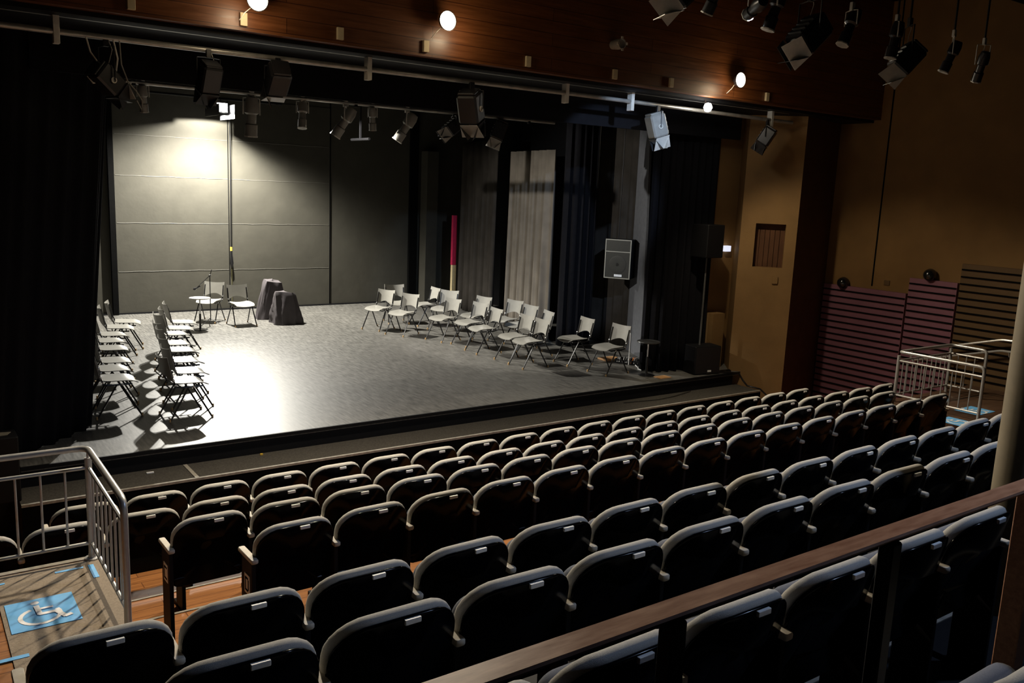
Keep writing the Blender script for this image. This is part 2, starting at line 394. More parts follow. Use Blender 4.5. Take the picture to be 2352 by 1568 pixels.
def letter(t, ch, x):
    pl = MB().box(x-.004, .11, .46, x, .20, .59).build('row_letter_plate', LABEL, t)
    g = MB()
    y0, y1, z0, z1, e = .13, .18, .485, .565, .003
    def bar(ya, za, yb, zb_): g.box(x-e*2, min(ya, yb)-.006, min(za, zb_)-.006, x-.0035, max(ya, yb)+.006, max(za, zb_)+.006)
    if ch == 'D':
        bar(y1, z0, y1, z1); bar(y0+.012, z0, y1, z0); bar(y0+.012, z1, y1, z1); bar(y0, z0+.012, y0, z1-.012)
    else:
        bar(y1, z0, y1, z1); bar(y0, z0, y1, z0); bar(y0, z1, y1, z1)
    g.build('row_letter', VOID, pl)
SEATS = []
for r in 'ABCDEFGH':
    i0, i1 = RNG[r]
    for k, i in enumerate(range(i0, i1)):
        o = proto if first[0] else copy_tree(proto); first[0] = False
        cx = X0[r]+i*.55-.235
        o.location = (cx, ROWY[r]-.02, flz(r)); o.rotation_euler = (0, 0, nud.uniform(-.02, .02))
        end = ''
        n_ = k+1
        if r == 'H': lab = 'black-backed seat with blue-grey cushion in the bottom right corner, nearest the camera'
        elif k == 0: lab = 'black-backed grey auditorium seat, leftmost in the ' + rowname[r]
        elif i == i1-1: lab = 'black-backed grey auditorium seat, rightmost in the ' + rowname[r]
        else: lab = 'black-backed grey auditorium seat, %s from the left in the %s' % (ORD(k), rowname[r])
        tag(o, lab, 'seat', 'tip-up seats of the ' + rowname[r].split(',')[0])
        SEATS.append((r, i, o))
        if i == i1-1 and r != 'H':
            a = MB().box(.254, .055, .690, .298, .31, .718, .006).build('armrest', ARM, o, True)
            b = MB(); b.box(.262, .08, .0, .290, .26, .692, .004); b.box(.262, -.0, 0, .290, .34, .03, .003); b.build('side_support', BLK, o)
        if k == 0 and r in 'CD': letter(o, r, -.291)

# ------------------------------------------------------------------ stage chairs
def make_chair():
    t = thing('stage_chair', '', 'chair')
    # facing local -y
    W, Z = .41, .42
    b = MB(); rings = []
    # seat shell: curved sheet
    def sheet(fn, nu, nv, th):
        P = [[Vector(fn(i/(nu-1), j/(nv-1))) for i in range(nu)] for j in range(nv)]
        top = [p for r in P for p in r]; N = []
        for j in range(nv):
            for i in range(nu):
                du = P[j][min(i+1, nu-1)]-P[j][max(i-1, 0)]; dv = P[min(j+1, nv-1)][i]-P[max(j-1, 0)][i]
                n_ = du.cross(dv).normalized(); N.append(n_)
        vs = [tuple(p) for p in top]+[tuple(p-n_*th) for p, n_ in zip(top, N)]; K = nu*nv; fs = []
        for j in range(nv-1):
            for i in range(nu-1):
                a = j*nu+i; fs.append((a, a+1, a+nu+1, a+nu)); fs.append((K+a, K+a+nu, K+a+nu+1, K+a+1))
        bd = [j for j in range(nu)]+[j*nu+nu-1 for j in range(1, nv)]+[(nv-1)*nu+i for i in range(nu-2, -1, -1)]+[j*nu for j in range(nv-2, 0, -1)]
        for q_ in range(len(bd)):
            a, c_ = bd[q_], bd[(q_+1) % len(bd)]; fs.append((a, K+a, K+c_, c_))
        m_ = MB(); m_.add(vs, fs); return m_
    def fs_(u, v):
        x = (u-.5)*W*(1-.10*(2*v-1)**4-.05*v); x *= (1 - .12*max(0, 1-v*5)**2)
        y = .17-.38*v
        z = Z + .018*(2*u-1)**2 - .012 - .035*max(0, v-.72)**2*12 + .012*(1-v)
        return (x, y, z)
    so = sheet(fs_, 11, 11, .009).build('seat', CHAIRP, t, True)
    def fb(u, v):   # backrest: concave, cut-out arch at the bottom
        x = (u-.5)*W*(.97+.03*v)
        zb_ = .462+.075*(1-(2*u-1)**2)
        zt_ = .765-.020*(1-(2*u-1)**2)
        z = zb_+(zt_-zb_)*v
        y = .205+(z-.5)*.22+.05*(1-(2*u-1)**2)
        return (x, y, z)
    bo = sheet(fb, 13, 8, .008).build('backrest', CHAIRP, t, True)
    fr = MB()
    for s_ in (-1, 1):
        x = s_*.185
        fr.tube([(x, -.14, Z-.03), (x, .10, Z-.03), (x, .17, Z-.015), (x, .205, .50), (x, .215, .56), (x, .25, .70)], .010, 8)
    fr.tube([(-.185, -.10, Z-.035), (.185, -.10, Z-.035)], .009, 8); fr.tube([(-.185, .10, Z-.035), (.185, .10, Z-.035)], .009, 8)
    fo = fr.build('seat_frame', CHAIRF, t, True)
    legs = []
    for s_ in (-1, 1):
        for (ya, yb) in ((-.02, -.235), (.03, .255)):
            x = s_*.19
            l_ = MB().tube([(x, ya, Z-.03), (x*1.10, yb, .0)], .0105, 8).build('leg', CHAIRF, t, True)
            f_ = MB().lathe([(.0125, 0), (.0125, .03), (.011, .034)], 8, (0, 0, 1), (x*1.10, yb, 0)).build('leg_foot', TIP, l_)
            legs.append(l_); reg(l_, f_)
    co = []
    for s_ in (-1, 1):
        for p in ((s_*.19, .175, Z+.005), (s_*.19, .20, .49), (s_*.19, -.03, Z-.03)):
            co.append(MB().lathe([(.001, -.014), (.013, -.01), (.013, .01), (.001, .014)], 8, (1, 0, 0), p).build('chrome_clip', CHROME, t, True))
    reg(t, so, bo, fo, *co, *legs)
    return t
ch0 = make_chair(); chf = [True]
def put_chair(x, y, face, label, group):
    """face: world angle the sitter would look, degrees"""
    o = ch0 if chf[0] else copy_tree(ch0); chf[0] = False
    o.location = (x, y, 0); o.rotation_euler = (0, 0, R(face+90)); tag(o, label, 'chair', group); return o
# right side: (back-top midpoint at z=.745 , angle)
KS = (2.85-.745)/(2.85-.8)
RC = [(7.67,14.79,-64,'leftmost of the right group, nearest centre stage'), (7.82,14.11,-65,'second from the left in the front file of the right group'),
 (8.22,15.50,-15,'rearmost of the right group, turned to the hall'), (8.78,14.83,-93,'third from the back, in front of the grey wing flat'),
 (8.83,14.36,-60,'standing just below the red strip in the wings'), (8.24,13.27,-76,'third in the front file of the right group'),
 (8.96,13.34,-78,'half hidden at the foot of the dark curtain'), (8.42,12.65,-82,'fourth in the front file of the right group'),
 (8.29,11.95,-94,'fifth in the front file of the right group'), (9.24,12.73,-78,'at the left foot of the pale grey curtain'),
 (9.12,12.08,-87,'at the middle of the pale grey curtain'), (8.34,11.14,-90,'sixth in the front file of the right group'),
 (8.30,10.68,-92,'last and nearest of the front file of the right group'), (8.97,11.38,-102,'at the right foot of the pale grey curtain'),
 (9.12,10.55,-96,'standing alone before the black curtain, second from the right'), (9.17,9.79,-87,'rightmost, standing alone by the wall flat near the stage edge')]
for x, y, a, lab in RC:
    x, y = x*KS, y*KS; f = a-90; d = Vector((math.cos(R(f)), math.sin(R(f))))
    put_chair(x+d.x*.25, y+d.y*.25, f, 'grey stage chair, ' + lab, 'chairs on the right of the stage')
KA = (2.85-.42)/(2.85-.45)
LA = [(3.78,14.41,-8),(3.58,13.85,-8),(3.40,13.38,4),(3.21,12.61,2),(3.13,12.1,-2),(2.99,11.4,2),(2.86,10.74,0),(2.70,10.24,2)]
LB = [(2.99,14.77,-12),(2.78,14.27,-10),(2.56,13.66,0),(2.43,13.14,3),(2.35,12.56,-2),(2.21,11.72,0),(2.09,11.23,3),(2.03,10.68,-2)]
for L_, g in ((LA, 'the right file of the left group'), (LB, 'the left file of the left group')):
    for i, (x, y, a) in enumerate(L_):
        pos = 'rearmost in ' if i == 0 else ('nearest the stage edge in ' if i == 7 else ORD(i)+' from the back in ')
        put_chair(x*KA, y*KA-.02, a, 'lit grey chair, ' + pos + g, 'chairs on the left of the stage')
put_chair(4.98, 17.05, -130, 'dark-backed stage chair behind the small round table at the back wall', 'chairs at the back of the stage')
put_chair(5.42, 16.45, -88, 'dark-backed stage chair with lit seat, between mic stand and covered equipment', 'chairs at the back of the stage')

# ------------------------------------------------------------------ railings
def rail_tube(b, pts, r, seg=10, corner=.08):
    out = [Vector(pts[0])]
    for i in range(1, len(pts)-1):
        p = Vector(pts[i]); a = (Vector(pts[i-1])-p).normalized(); c_ = (Vector(pts[i+1])-p).normalized()
        for k in range(6):
            t_ = k/5; out.append((p+a*corner)*(1-t_)**2 + p*2*t_*(1-t_) + (p+c_*corner)*t_**2)
    out.append(Vector(pts[-1])); b.tube(out, r, seg)
def railing(label, runs, zt, zm, zb, base, toplist, loc, step=.148, name='guard_railing'):
    t = thing(name, label, 'railing', loc)
    L = Vector(loc)
    def rel(p): return tuple(Vector(p)-L)
    b = MB()
    for pts, cr in toplist: rail_tube(b, [rel(p) for p in pts], .021, 10, cr)
    b.build('top_rail', STEEL, t, True)
    for (a, c_) in runs:
        a, c_ = Vector(a), Vector(c_); ln = (c_-a).length
        MB().tube([rel((a.x, a.y, zm)), rel((c_.x, c_.y, zm))], .013, 8).build('mid_rail', STEEL, t, True)
        MB().tube([rel((a.x, a.y, zb)), rel((c_.x, c_.y, zb))], .013, 8).build('bottom_rail', STEEL, t, True)
        n_ = max(2, round(ln/step))
        for k in range(1, n_):
            p = a.lerp(c_, k/n_); MB().tube([rel((p.x, p.y, zb)), rel((p.x, p.y, zm))], .008, 6).build('baluster', STEEL, t, True)
    return t, rel
zt = PZ+.80
t, rel = railing('steel guard railing around the left wheelchair platform', [((-1.5, 6.19, 0), (.98, 6.19, 0)), ((.98, 6.19, 0), (.975, 5.06, 0))], zt, PZ+.66, PZ+.12, PZ,
    [([(-1.5, 6.19, zt), (.98, 6.19, zt), (.975, 5.06, zt), (.975, 5.06, PZ)], .09)], (.98, 6.19, PZ))
MB().tube([rel((.98, 6.19, PZ)), rel((.98, 6.19, zt-.07))], .024, 10).build('post', STEEL, t, True)
MB().tube([rel((.98, 6.19, zt-.07)), rel((.98, 6.19, zt-.0))], .009, 8).build('post', STEEL, t, True)
MB().lathe([(.05, 0), (.05, .008), (.026, .012), (.026, .03)], 14, (0, 0, 1), rel((.98, 6.19, PZ+.007))).build('post_flange', STEEL, t, True)
zt = PZ+.69
t, rel = railing('white steel guard railing around the right wheelchair platform', [((10.95, 6.22, 0), (10.97, 5.12, 0)), ((10.95, 6.22, 0), (12.3, 6.22, 0)), ((12.3, 6.22, 0), (12.3, 5.75, 0))], zt, PZ+.57, PZ+.10, PZ,
    [([(12.3, 5.72, PZ), (12.3, 5.72, zt), (12.3, 6.22, zt), (10.95, 6.22, zt), (10.97, 5.10, zt), (10.97, 5.10, PZ)], .07)], (10.95, 6.22, PZ), .125)
for x, y in ((10.95, 6.22), (12.3, 6.22)):
    MB().tube([rel((x, y, PZ)), rel((x, y, zt-.05))], .022, 10).build('post', STEEL, t, True)
t = thing('ramp_handrail', 'double steel handrail on the right wall rising behind the platform railing', 'handrail', (13.0, 6.9, .6))
zz = MB(); B0 = Vector((13.0, 6.9, .6))
up_ = [(13.02, 7.05, .62), (13.02, 5.87, .97), (13.02, 5.3, .99)]; lo_ = [(13.02, 7.05, .46), (13.02, 5.87, .81), (13.02, 5.3, .83)]
rail_tube(zz, [tuple(Vector(p)-B0) for p in [up_[2], up_[1], up_[0], (13.02, 7.2, .60), (13.02, 7.2, .42), lo_[0], lo_[1], lo_[2]]], .018, 8, .05)
zz.build('rail_tube', STEEL, t, True)
for y, z in ((6.6, .57), (5.75, .80)):
    MB().tube([tuple(Vector((13.02, y, z+.0))-B0), tuple(Vector((13.04, y, z-.06))-B0), tuple(Vector((13.13, y, z-.06))-B0)], .010, 6).build('bracket', STEEL, t, True)

# wooden handrail of the upper level
t = thing('wooden_handrail', 'polished brown wooden handrail running across the foreground', 'handrail', (2.93, 1.2, .8))
hr = MB()
def lay(b, x0, y0, x1, y1, z0=1.965, z1=1.995):
    B1 = Vector((2.93, 1.2, .8)); b.box(x0-B1.x, y0-B1.y, z0-B1.z, x1-B1.x, y1-B1.y, z1-B1.z, .007)
B1 = Vector((2.93, 1.2, .8))
hr.loft([[(x-B1.x, y-B1.y, z-B1.z) for y, z in ((1.155, 1.965), (1.128, 1.990), (1.133, 1.995), (1.190, 1.995), (1.195, 1.990), (1.17, 1.965))] for x in (-1.5, 2.97)]); hr.build('rail_board', RAILW, t)
hr = MB(); lay(hr, 2.90, -2.9, 2.968, 1.127); hr.build('rail_board', RAILW, t)
for x in (-1.0, .2, 1.29, 2.11):
    MB().box(x-.023-2.93, -.063, 0, x+.023-2.93, -.02, 1.166, .004).build('post', BLK, t)
MB().box(2.92-2.93-.035, -.08, 0, 2.92-2.93+.035, -.01, 1.166, .004).build('post', RAILW, t)

# column
cl = MB().lathe([(.10, 0), (.10, 5.5)], 28); 
tag(cl.build('round_column', COLM, None, True, (5.02, 2.10, flz('F')-.0)), 'thick round olive-brown column at the right edge of the picture', 'column')

# wheelchair signs painted on the platforms
def isa(b, T, s=1.):
    b.T = T
    def ribbon(pts, w_, z=.002):
        for i in range(len(pts)-1):
            z += .00012; a, c_ = Vector((*pts[i], z)), Vector((*pts[i+1], z)); d_ = (c_-a).normalized(); n_ = Vector((-d_.y, d_.x, 0))*w_/2
            b.add([tuple((a-n_-d_*w_*.2)), tuple((c_-n_+d_*w_*.2)), tuple((c_+n_+d_*w_*.2)), tuple((a+n_-d_*w_*.2))], [(0, 1, 2, 3)])
    arc = [(.0-.015+.085*math.cos(R(a)), -.035+.085*math.sin(R(a))) for a in range(115, 386, 15)]
    ribbon(arc, .02)
    ribbon([(-.02, .075), (-.015, -.02), (.055, -.02), (.085, -.095), (.11, -.085)], .024, .0045)
    ribbon([(-.018, .035), (.045, .035)], .018, .0055)
    hd = [(-.022+.019*math.cos(2*PI*k/12), .115+.019*math.sin(2*PI*k/12), .002) for k in range(12)]
    b.add(hd, [tuple(range(12))])
def sign(x0, y0, x1, y1, z, lab, rot, sx=1):
    o = MB().box(x0, y0, z, x1, y1, z+.003).build('wheelchair_sign', BLUE); tag(o, lab, 'floor sign', 'blue wheelchair signs on the platforms')
    g = MB(); isa(g, Matrix.Translation(((x0+x1)/2, (y0+y1)/2, z+.002)) @ Matrix.Rotation(0, 4, 'Z') @ Matrix.Diagonal((1.25, 1.25, 1, 1)))
    g.build('wheelchair_symbol', WHITE, o)
sign(.405, 5.32, .775, 5.72, PZ+.008, 'blue square wheelchair sign painted on the left platform floor', PI)
sign(11.28, 5.24, 11.72, 5.56, PZ+.001, 'blue wheelchair sign on the right platform, farther one inside the railing', PI)
sign(10.5, 5.08, 10.84, 5.40, PZ+.001, 'blue wheelchair sign on the right platform, nearer one outside the railing', PI)
for (x0, y0, x1, y1, lab) in ((.93, 5.86, .965, 6.08, 'short blue tape strip along the railing corner'), (.73, 6.05, .90, 6.075, 'thin blue tape strip at the platform front edge'),
    (.28, 5.02, .46, 5.055, 'blue tape strip near the armrest of the first seat'), (.36, 6.04, .44, 6.06, 'faint blue tape strip left on the platform front')):
    tag(MB().box(x0, y0, PZ+.0075, x1, y1, PZ+.010).build('floor_tape', BLUE), lab, 'tape', 'blue tape marks on the left platform')

# ------------------------------------------------------------------ curtains
def curtain(name, pts, z0, z1, m, label, amp=.05, wl=.22, cat='curtain', seed=1, group='stage curtains', lean=0):
    rr = random.Random(seed); P = [Vector((*p, 0)) for p in pts]
    seg = []; 
    for i in range(len(P)-1):
        n_ = max(2, int((P[i+1]-P[i]).length/.02))
        for k in range(n_): seg.append(P[i].lerp(P[i+1], k/n_))
    seg.append(P[-1])
    # smooth the plan
    for _ in range(6): seg = [seg[0]]+[(seg[i-1]+seg[i]*2+seg[i+1])/4 for i in range(1, len(seg)-1)]+[seg[-1]]
    b = MB(); rings = []; nz = 10; ph = rr.uniform(0, 6)
    for side in (0, 1):
        pass
    rows = []
    for j in range(nz+1):
        z = z0+(z1-z0)*j/nz; row = []; s_ = 0
        for i, p in enumerate(seg):
            if i: s_ += (seg[i]-seg[i-1]).length
            tn = (seg[min(i+1, len(seg)-1)]-seg[max(i-1, 0)]).normalized(); n_ = Vector((-tn.y, tn.x, 0))
            k_ = 1-.45*j/nz
            a_ = amp*k_*(math.sin(2*PI*s_/wl+ph+.5*math.sin(s_*3.1))+.45*math.sin(2*PI*s_/(wl*.53)+2*ph+.3*j/nz))
            row.append(tuple(p+n_*a_+Vector((lean*z, 0, z))))
        rows.append(row)
    n_ = len(seg); vs = [q_ for r_ in rows for q_ in r_]
    fs = [(j*n_+i, j*n_+i+1, (j+1)*n_+i+1, (j+1)*n_+i) for j in range(nz) for i in range(n_-1)]
    b.add(vs, fs); o = b.build(name, m, None, True)
    md = o.modifiers.new('solid', 'SOLIDIFY'); md.thickness = .006; md.offset = 0
    return tag(o, label, cat, group)
curtain('stage_curtain', [(1.66, 10.75), (1.66, 10.3), (1.25, 9.85), (.7, 9.35), (-1.5, 9.2)], .004, 4.6, CURB, 'large black curtain covering the left side of the stage', .03, .25, seed=2, lean=.085)
curtain('stage_curtain', [(10.78, 17.1), (10.28, 14.95)], .01, 3.8, CURD, 'dark grey-brown curtain at the right rear behind the chairs', .07, .42, seed=5)
curtain('stage_curtain', [(10.30, 14.6), (9.88, 12.55)], .01, 3.55, CURG, 'pale grey curtain in the middle of the right wing', .075, .33, seed=4)
curtain('stage_curtain', [(9.86, 12.25), (10.05, 12.1), (10.55, 12.15)], .01, 4.1, CURB, 'black curtain leg beside the pale grey curtain', .045, .16, seed=8)
curtain('stage_curtain', [(9.80, 9.98), (9.95, 9.72), (10.35, 9.66), (11.0, 9.68)], .004, 4.1, CURB, 'black curtain leg behind the subwoofer', .045, .15, seed=9)
curtain('wing_cloth', [(10.60, 12.9), (11.0, 12.3), (11.0, 11.5)], .01, 4.1, CURD, 'dark cloth behind the hanging loudspeaker', .02, .25, seed=12)
bx = MB().box(9.3-9.3, 0, 0, .1, .1, .1)
fl = MB(); fl.loft([[(10.88, 11.46, 0), (10.50, 10.66, 0), (10.53, 10.64, 0), (10.92, 11.44, 0)], [(10.88, 11.46, 4.1), (10.66, 10.98, 4.1), (10.69, 10.96, 4.1), (10.92, 11.44, 4.1)]])
tag(fl.build('scenery_flat', FLATG), 'narrow grey scenery flat between loudspeaker and black curtain', 'scenery flat')
tag(MB().box(1.15, 9.38, 3.74, 11.1, 9.42, 4.9).build('stage_border', CURB), 'black border cloth hanging across the top of the stage opening', 'curtain')
# red strip and cream strip in the wing opening
tag(MB().box(10.76, 17.42, .98, 10.86, 17.5, 2.14).build('red_drape', RED), 'narrow red cloth strip between the wing flat and dark curtain', 'cloth')
tag(MB().box(10.77, 17.42, 0, 10.87, 17.5, .975).build('wing_post', CREAM), 'cream painted post below the red strip', 'post')

# ------------------------------------------------------------------ stage objects
def round_table(x, y, h, r, lab, m=TABLE):
    t = thing('round_table', lab, 'table', (x, y, 0), 0)
    MB().lathe([(.001, h-.018), (r-.006, h-.018), (r, h-.010), (r-.004, h), (.001, h)], 28).build('table_top', m, t, True)
    MB().lathe([(.013, .30), (.013, h-.018)], 10).build('upper_pole', CHROME, t, True)
    MB().lathe([(.020, .03), (.020, .30)], 10).build('lower_pole', CHAIRF, t, True)
    MB().lathe([(.001, 0), (.13, 0), (.13, .008), (.05, .022), (.02, .035), (.001, .035)], 24).build('base', CHAIRF, t, True)
round_table(4.56, 16.20, .60, .19, 'small pale round table beside the microphone stand')
round_table(9.62, 9.62, .55, .185, 'small dark round table at the right near the subwoofer', mat('dark_table_top', (.05, .05, .05), .35))
t = thing('microphone_stand', 'black tripod microphone stand with boom arm beside the round table', 'microphone stand', (4.84, 16.50, 0))
MB().tube([(0, 0, .12), (0, 0, .98)], .009, 8).build('pole', CHAIRF, t, True)
for a in (200, 320, 80):
    MB().tube([(0, 0, .16), (.24*math.cos(R(a)), .24*math.sin(R(a)), .012)], .008, 6).build('leg', CHROME if a == 320 else CHAIRF, t, True)
MB().tube([(.03, -.02, 1.08), (0, 0, .97), (-.20, .12, .74)], .007, 6).build('boom_arm', CHAIRF, t, True)
MB().lathe([(.001, -.02), (.018, -.015), (.018, .015), (.001, .02)], 10, (1, 0, 0), (0, 0, .97)).build('clutch', CHAIRF, t, True)
MB().lathe([(.001, -.09), (.012, -.085), (.014, .0), (.026, .02), (.026, .045), (.001, .065)], 12, (-.8, .4, -.5), (-.22, .13, .72)).build('microphone', FIXB, t, True)
def drape(name, x, y, top, base, h, lab, seed, steps=13):
    """top/base: outlines (lists of x, y) of the covered body; cloth falls between them with creases"""
    rr = random.Random(seed); N = 60; b = MB()
    def res(poly, k):
        n_ = len(poly); f = k/N*n_; i = int(f) % n_; u = f-int(f); a, c_ = poly[i], poly[(i+1) % n_]
        return Vector((a[0]*(1-u)+c_[0]*u, a[1]*(1-u)+c_[1]*u))
    crease = [rr.uniform(-1, 1) for _ in range(N)]
    for _ in range(2): crease = [(crease[i-1]+crease[i]*2+crease[(i+1) % N])/4 for i in range(N)]
    rings = []; zt_ = [h*(1+.04*math.sin(k/N*2*PI+seed)) for k in range(N)]
    cen = Vector((sum(p[0] for p in top)/len(top), sum(p[1] for p in top)/len(top)))
    for q_ in (.05, .55, .96):
        rings.append([(*(cen+(res(top, k)-cen)*q_), zt_[k]+(.012 if q_ < .5 else 0)) for k in range(N)])
    for j in range(1, steps+1):
        v = j/steps; row = []
        for k in range(N):
            p = res(top, k)*(1-v**.85)+res(base, k)*v**.85
            r_ = p.normalized() if p.length > 1e-4 else Vector((1, 0))
            c_ = crease[(k+int(5*v*math.sin(seed)))% N]*.10*v**.7 + .006*math.sin(9*v+k*.5+seed) + .022*v*math.sin(k*1.05+3*v+seed)
            p = p+r_*c_*.9
            row.append((p.x, p.y, max(.003, zt_[k]*(1-v))))
        rings.append(row)
    b.loft(rings); o = b.build(name, DRAPE, None, True, (x, y, 0))
    return tag(o, lab, 'covered equipment', 'cloth covered equipment at the back of the stage')
drape('covered_equipment', 6.25, 17.05, [(-.15, -.10), (.17, -.10), (.17, .10), (-.15, .10)], [(-.30, -.16), (.24, -.14), (.22, .17), (-.26, .2)], .77, 'taller dark cloth-covered equipment standing behind the lower one', 3)
drape('covered_equipment', 6.24, 16.36, [(-.20, -.06), (.10, -.12), (.22, .02), (.05, .16), (-.15, .12)], [(-.24, -.24), (.24, -.26), (.40, -.02), (.24, .24), (-.22, .22)], .62, 'lower crumpled dark cloth-covered equipment in front of the taller one', 8)
# hanging loudspeaker with pale frame
t = thing('loudspeaker', 'loudspeaker with pale frame hanging before the dark wing cloth', 'loudspeaker', (10.42, 11.32, 1.68), 0)
ang = math.atan2(11.2-11.65, .22); sp = MB(); sp.T = Matrix.Rotation(R(-58), 4, 'Z')
sp.box(-.235, .0, -.345, .235, .3, .345, .01); sp.build('cabinet', BLK, t)
g = MB(); g.T = sp.T; g.box(-.215, -.012, -.325, .215, .002, .325); g.build('grille', SPKG, t)
g = MB(); g.T = sp.T
for q_ in ((-.235, -.345, -.218, .345), (.218, -.345, .235, .345), (-.218, .328, .218, .345), (-.218, -.345, .218, -.328), (-.218, .12, .218, .135)):
    g.box(q_[0], -.022, q_[1], q_[2], .002, q_[3])
g.build('front_frame', SPKF, t)
g = MB(); g.T = sp.T; g.box(-.05, -.016, -.31, .09, -.011, -.27); g.build('name_plate', LABEL, t)
g = MB(); g.T = sp.T; g.lathe([(.15, -.0145), (.16, -.016), (.13, -.018), (.03, -.0145), (.001, -.0145)], 24, (0, 1, 0), (0, -.00, -.10)); 
g.build('driver', SPKG, t, True)
hgr = MB().tube([(.1, .12, .34), (.1, .12, 2.9)], .008, 6).build('hanging_bar', CHAIRF, t)
# subwoofer, pole, top speaker
t = thing('subwoofer', 'black subwoofer cabinet at the right front edge of the stage', 'subwoofer', (10.62, 9.38, 0))
b = MB(); b.T = Matrix.Rotation(R(-12), 4, 'Z'); b.box(-.25, -.16, .004, .25, .16, .46, .012); b.build('cabinet', BLK, t)
b = MB(); b.T = Matrix.Rotation(R(-12), 4, 'Z'); b.box(-.235, -.17, .02, .235, -.158, .445); b.build('grille', mat('black_grille', (.008, .008, .01), .5, noise=(.3, 200)), t)
b = MB(); b.T = Matrix.Rotation(R(-12), 4, 'Z'); b.box(.0, -.175, .045, .07, -.169, .075); b.build('badge', LABEL, t)
t = thing('pole_loudspeaker', 'black loudspeaker on a thin pole above the subwoofer', 'loudspeaker', (10.56, 9.40, .462))
MB().tube([(0, 0, 0), (0, 0, .85), (0, 0, 1.45)], [.017, .017, .012], 10).build('pole', mat('pole_grey', (.08, .08, .075), .4), t, True)
MB().box(-.17, -.14, 1.42, .22, .20, 1.94, .012).build('cabinet', BLK, t)
tag(MB().box(11.34, 9.70, 1.94, 11.48, 9.78, 2.035, .004).build('exit_light', mat('lit_sign', (.8, .82, .88), .5, emit=(.75, .8, 1), estr=.9)), 'small white lit sign box beside the pole loudspeaker', 'sign')
# stage box (mixer/snake) and bits on the floor by the flat
t = thing('cable_box', 'black stage cable box full of plugs beside the rightmost chair', 'cable box', (10.02, 10.45, 0), R(-60))
MB().box(-.22, -.12, .0, .22, .12, .07, .006).build('case', BLK, t)
rr = random.Random(5)
for k in range(14):
    x = -.19+.027*k; p = [(x, 0, .07), (x+rr.uniform(-.01, .01), rr.uniform(-.05, .02), .11), (x+rr.uniform(-.03, .03), rr.uniform(-.09, -.03), .10), (x+rr.uniform(-.04, .04), -.13, .03)]
    MB().tube(p, .006, 6).build('plug', ORANGE if k in (10, 11) else (CHROME if k % 2 else WHITE), t, True)
tag(MB().tube([(9.98, 10.25, .01), (9.86, 10.05, .012), (9.8, 10.0, .012), (9.78, 9.9, .012)], .008, 6).build('cable', WHITE, None, True), 'pale cable running from the cable box to the black curtain', 'cable')
tag(MB().box(9.75, 10.72, .003, 10.1, 10.95, .03, .004).build('wood_block', OWOOD), 'flat plywood block on the floor behind the rightmost chair', 'block')
tag(MB().box(9.62, 9.30, .002, 9.86, 9.46, .012, .002).build('paper_sheet', OWOOD), 'pale sheet lying under the dark round table', 'sheet')
b = MB(); b.lathe([(.001, .11), (.012, .10), (.035, .05), (.06, .0), (.001, 0)], 12)
tag(MB().tube([(9.89, 10.32, .01), (9.89, 10.32, .55)], .008, 6).build('white_pole', WHITE), 'thin white rod standing behind the rightmost chair', 'rod')
# cables at the stage edge right
cbm = [(10.75, 9.22, .012), (10.9, 9.19, .012), (11.05, 9.16, .012), (11.2, 9.08, .0), (11.25, 9.02, -.12), (11.28, 8.95, -.195), (11.3, 8.85, -.2), (11.3, 8.7, -.2), (11.35, 8.58, -.3), (11.45, 8.5, -.6), (11.5, 8.45, -.73)]
tag(MB().tube(cbm, .014, 6).build('cable', CHAIRF, None, True), 'thick black cable running off the right end of the stage', 'cable')
for k in range(3):
    pts = [(10.55+.06*k+.22*s_, 9.20+.012*math.sin(s_*9+k*2), .02+.012*k) for s_ in [i*.33 for i in range(9)] if 10.55+.06*k+.22*s_ < 11.15]
    tag(MB().tube(pts, .011, 6).build('cable', CHAIRF, None, True), ['loose black cable along the stage lip, lowest', 'loose black cable along the stage lip, middle', 'loose black cable along the stage lip, top'][k], 'cable', 'black cables on the right stage lip')
tag(MB().tube([(8.6, 9.02, -.198), (9.2, 8.93, -.198), (9.6, 8.97, -.198), (10.1, 9.1, -.198)], .006, 6).build('cable', CHAIRF, None, True), 'thin black cable lying on the carpeted step', 'cable')
# scraps on the step
tag(MB().box(2.0-.03, 9.02, -.207, 2.0+.04, 9.045, -.195).build('paper_scrap', WHITE), 'small white scrap on the step left of the floor joint', 'scrap', )
tag(MB().box(3.18, 9.08, -.207, 3.21, 9.10, -.19).build('tape_marker', YEL), 'tiny yellow marker on the step against the stage fascia', 'marker')
# hanging cable on the back wall
t = thing('hanging_cable', 'black cable hanging down the middle of the back wall', 'cable', (5.86, 18.40, 0))
MB().tube([(0, 0, 4.3), (.004, 0, 3), (-.006, 0, 1.35)], .012, 6).build('cord', CHAIRF, t, True)
MB().tube([(-.006, 0, 1.35), (-.006, 0, 1.27)], .022, 8).build('yellow_tape', YEL, t, True)
MB().tube([(-.006, 0, 1.26), (-.0, -.01, 1.0), (.0, 0, .92)], [.02, .038, .02], 8).build('plug_bundle', CHAIRF, t, True)
MB().tube([(.0, 0, .92), (.003, 0, .3), (0, -.02, .02)], .005, 6).build('tail', mat('olive_cord', (.10, .09, .03), .6), t, True)
# box on left in front of curtain, light on its lid painted pale
t = thing('equipment_box', 'black equipment box with light painted on its lid against the left curtain', 'box', (.62, 8.92, -.208))
MB().box(-.20, -.14, 0, .20, .14, .62, .01).build('cabinet', BLK, t)
b = MB(); b.loft([[(-.17, -.10, .621), (.12, -.05, .621), (.16, .04, .621), (.04, .06, .621)], [(-.17, -.10, .627), (.12, -.05, .627), (.16, .04, .627), (.04, .06, .627)]]); b.build('lid_light_patch', mat('lid_light_paint', (.2, .18, .14), .6), t)

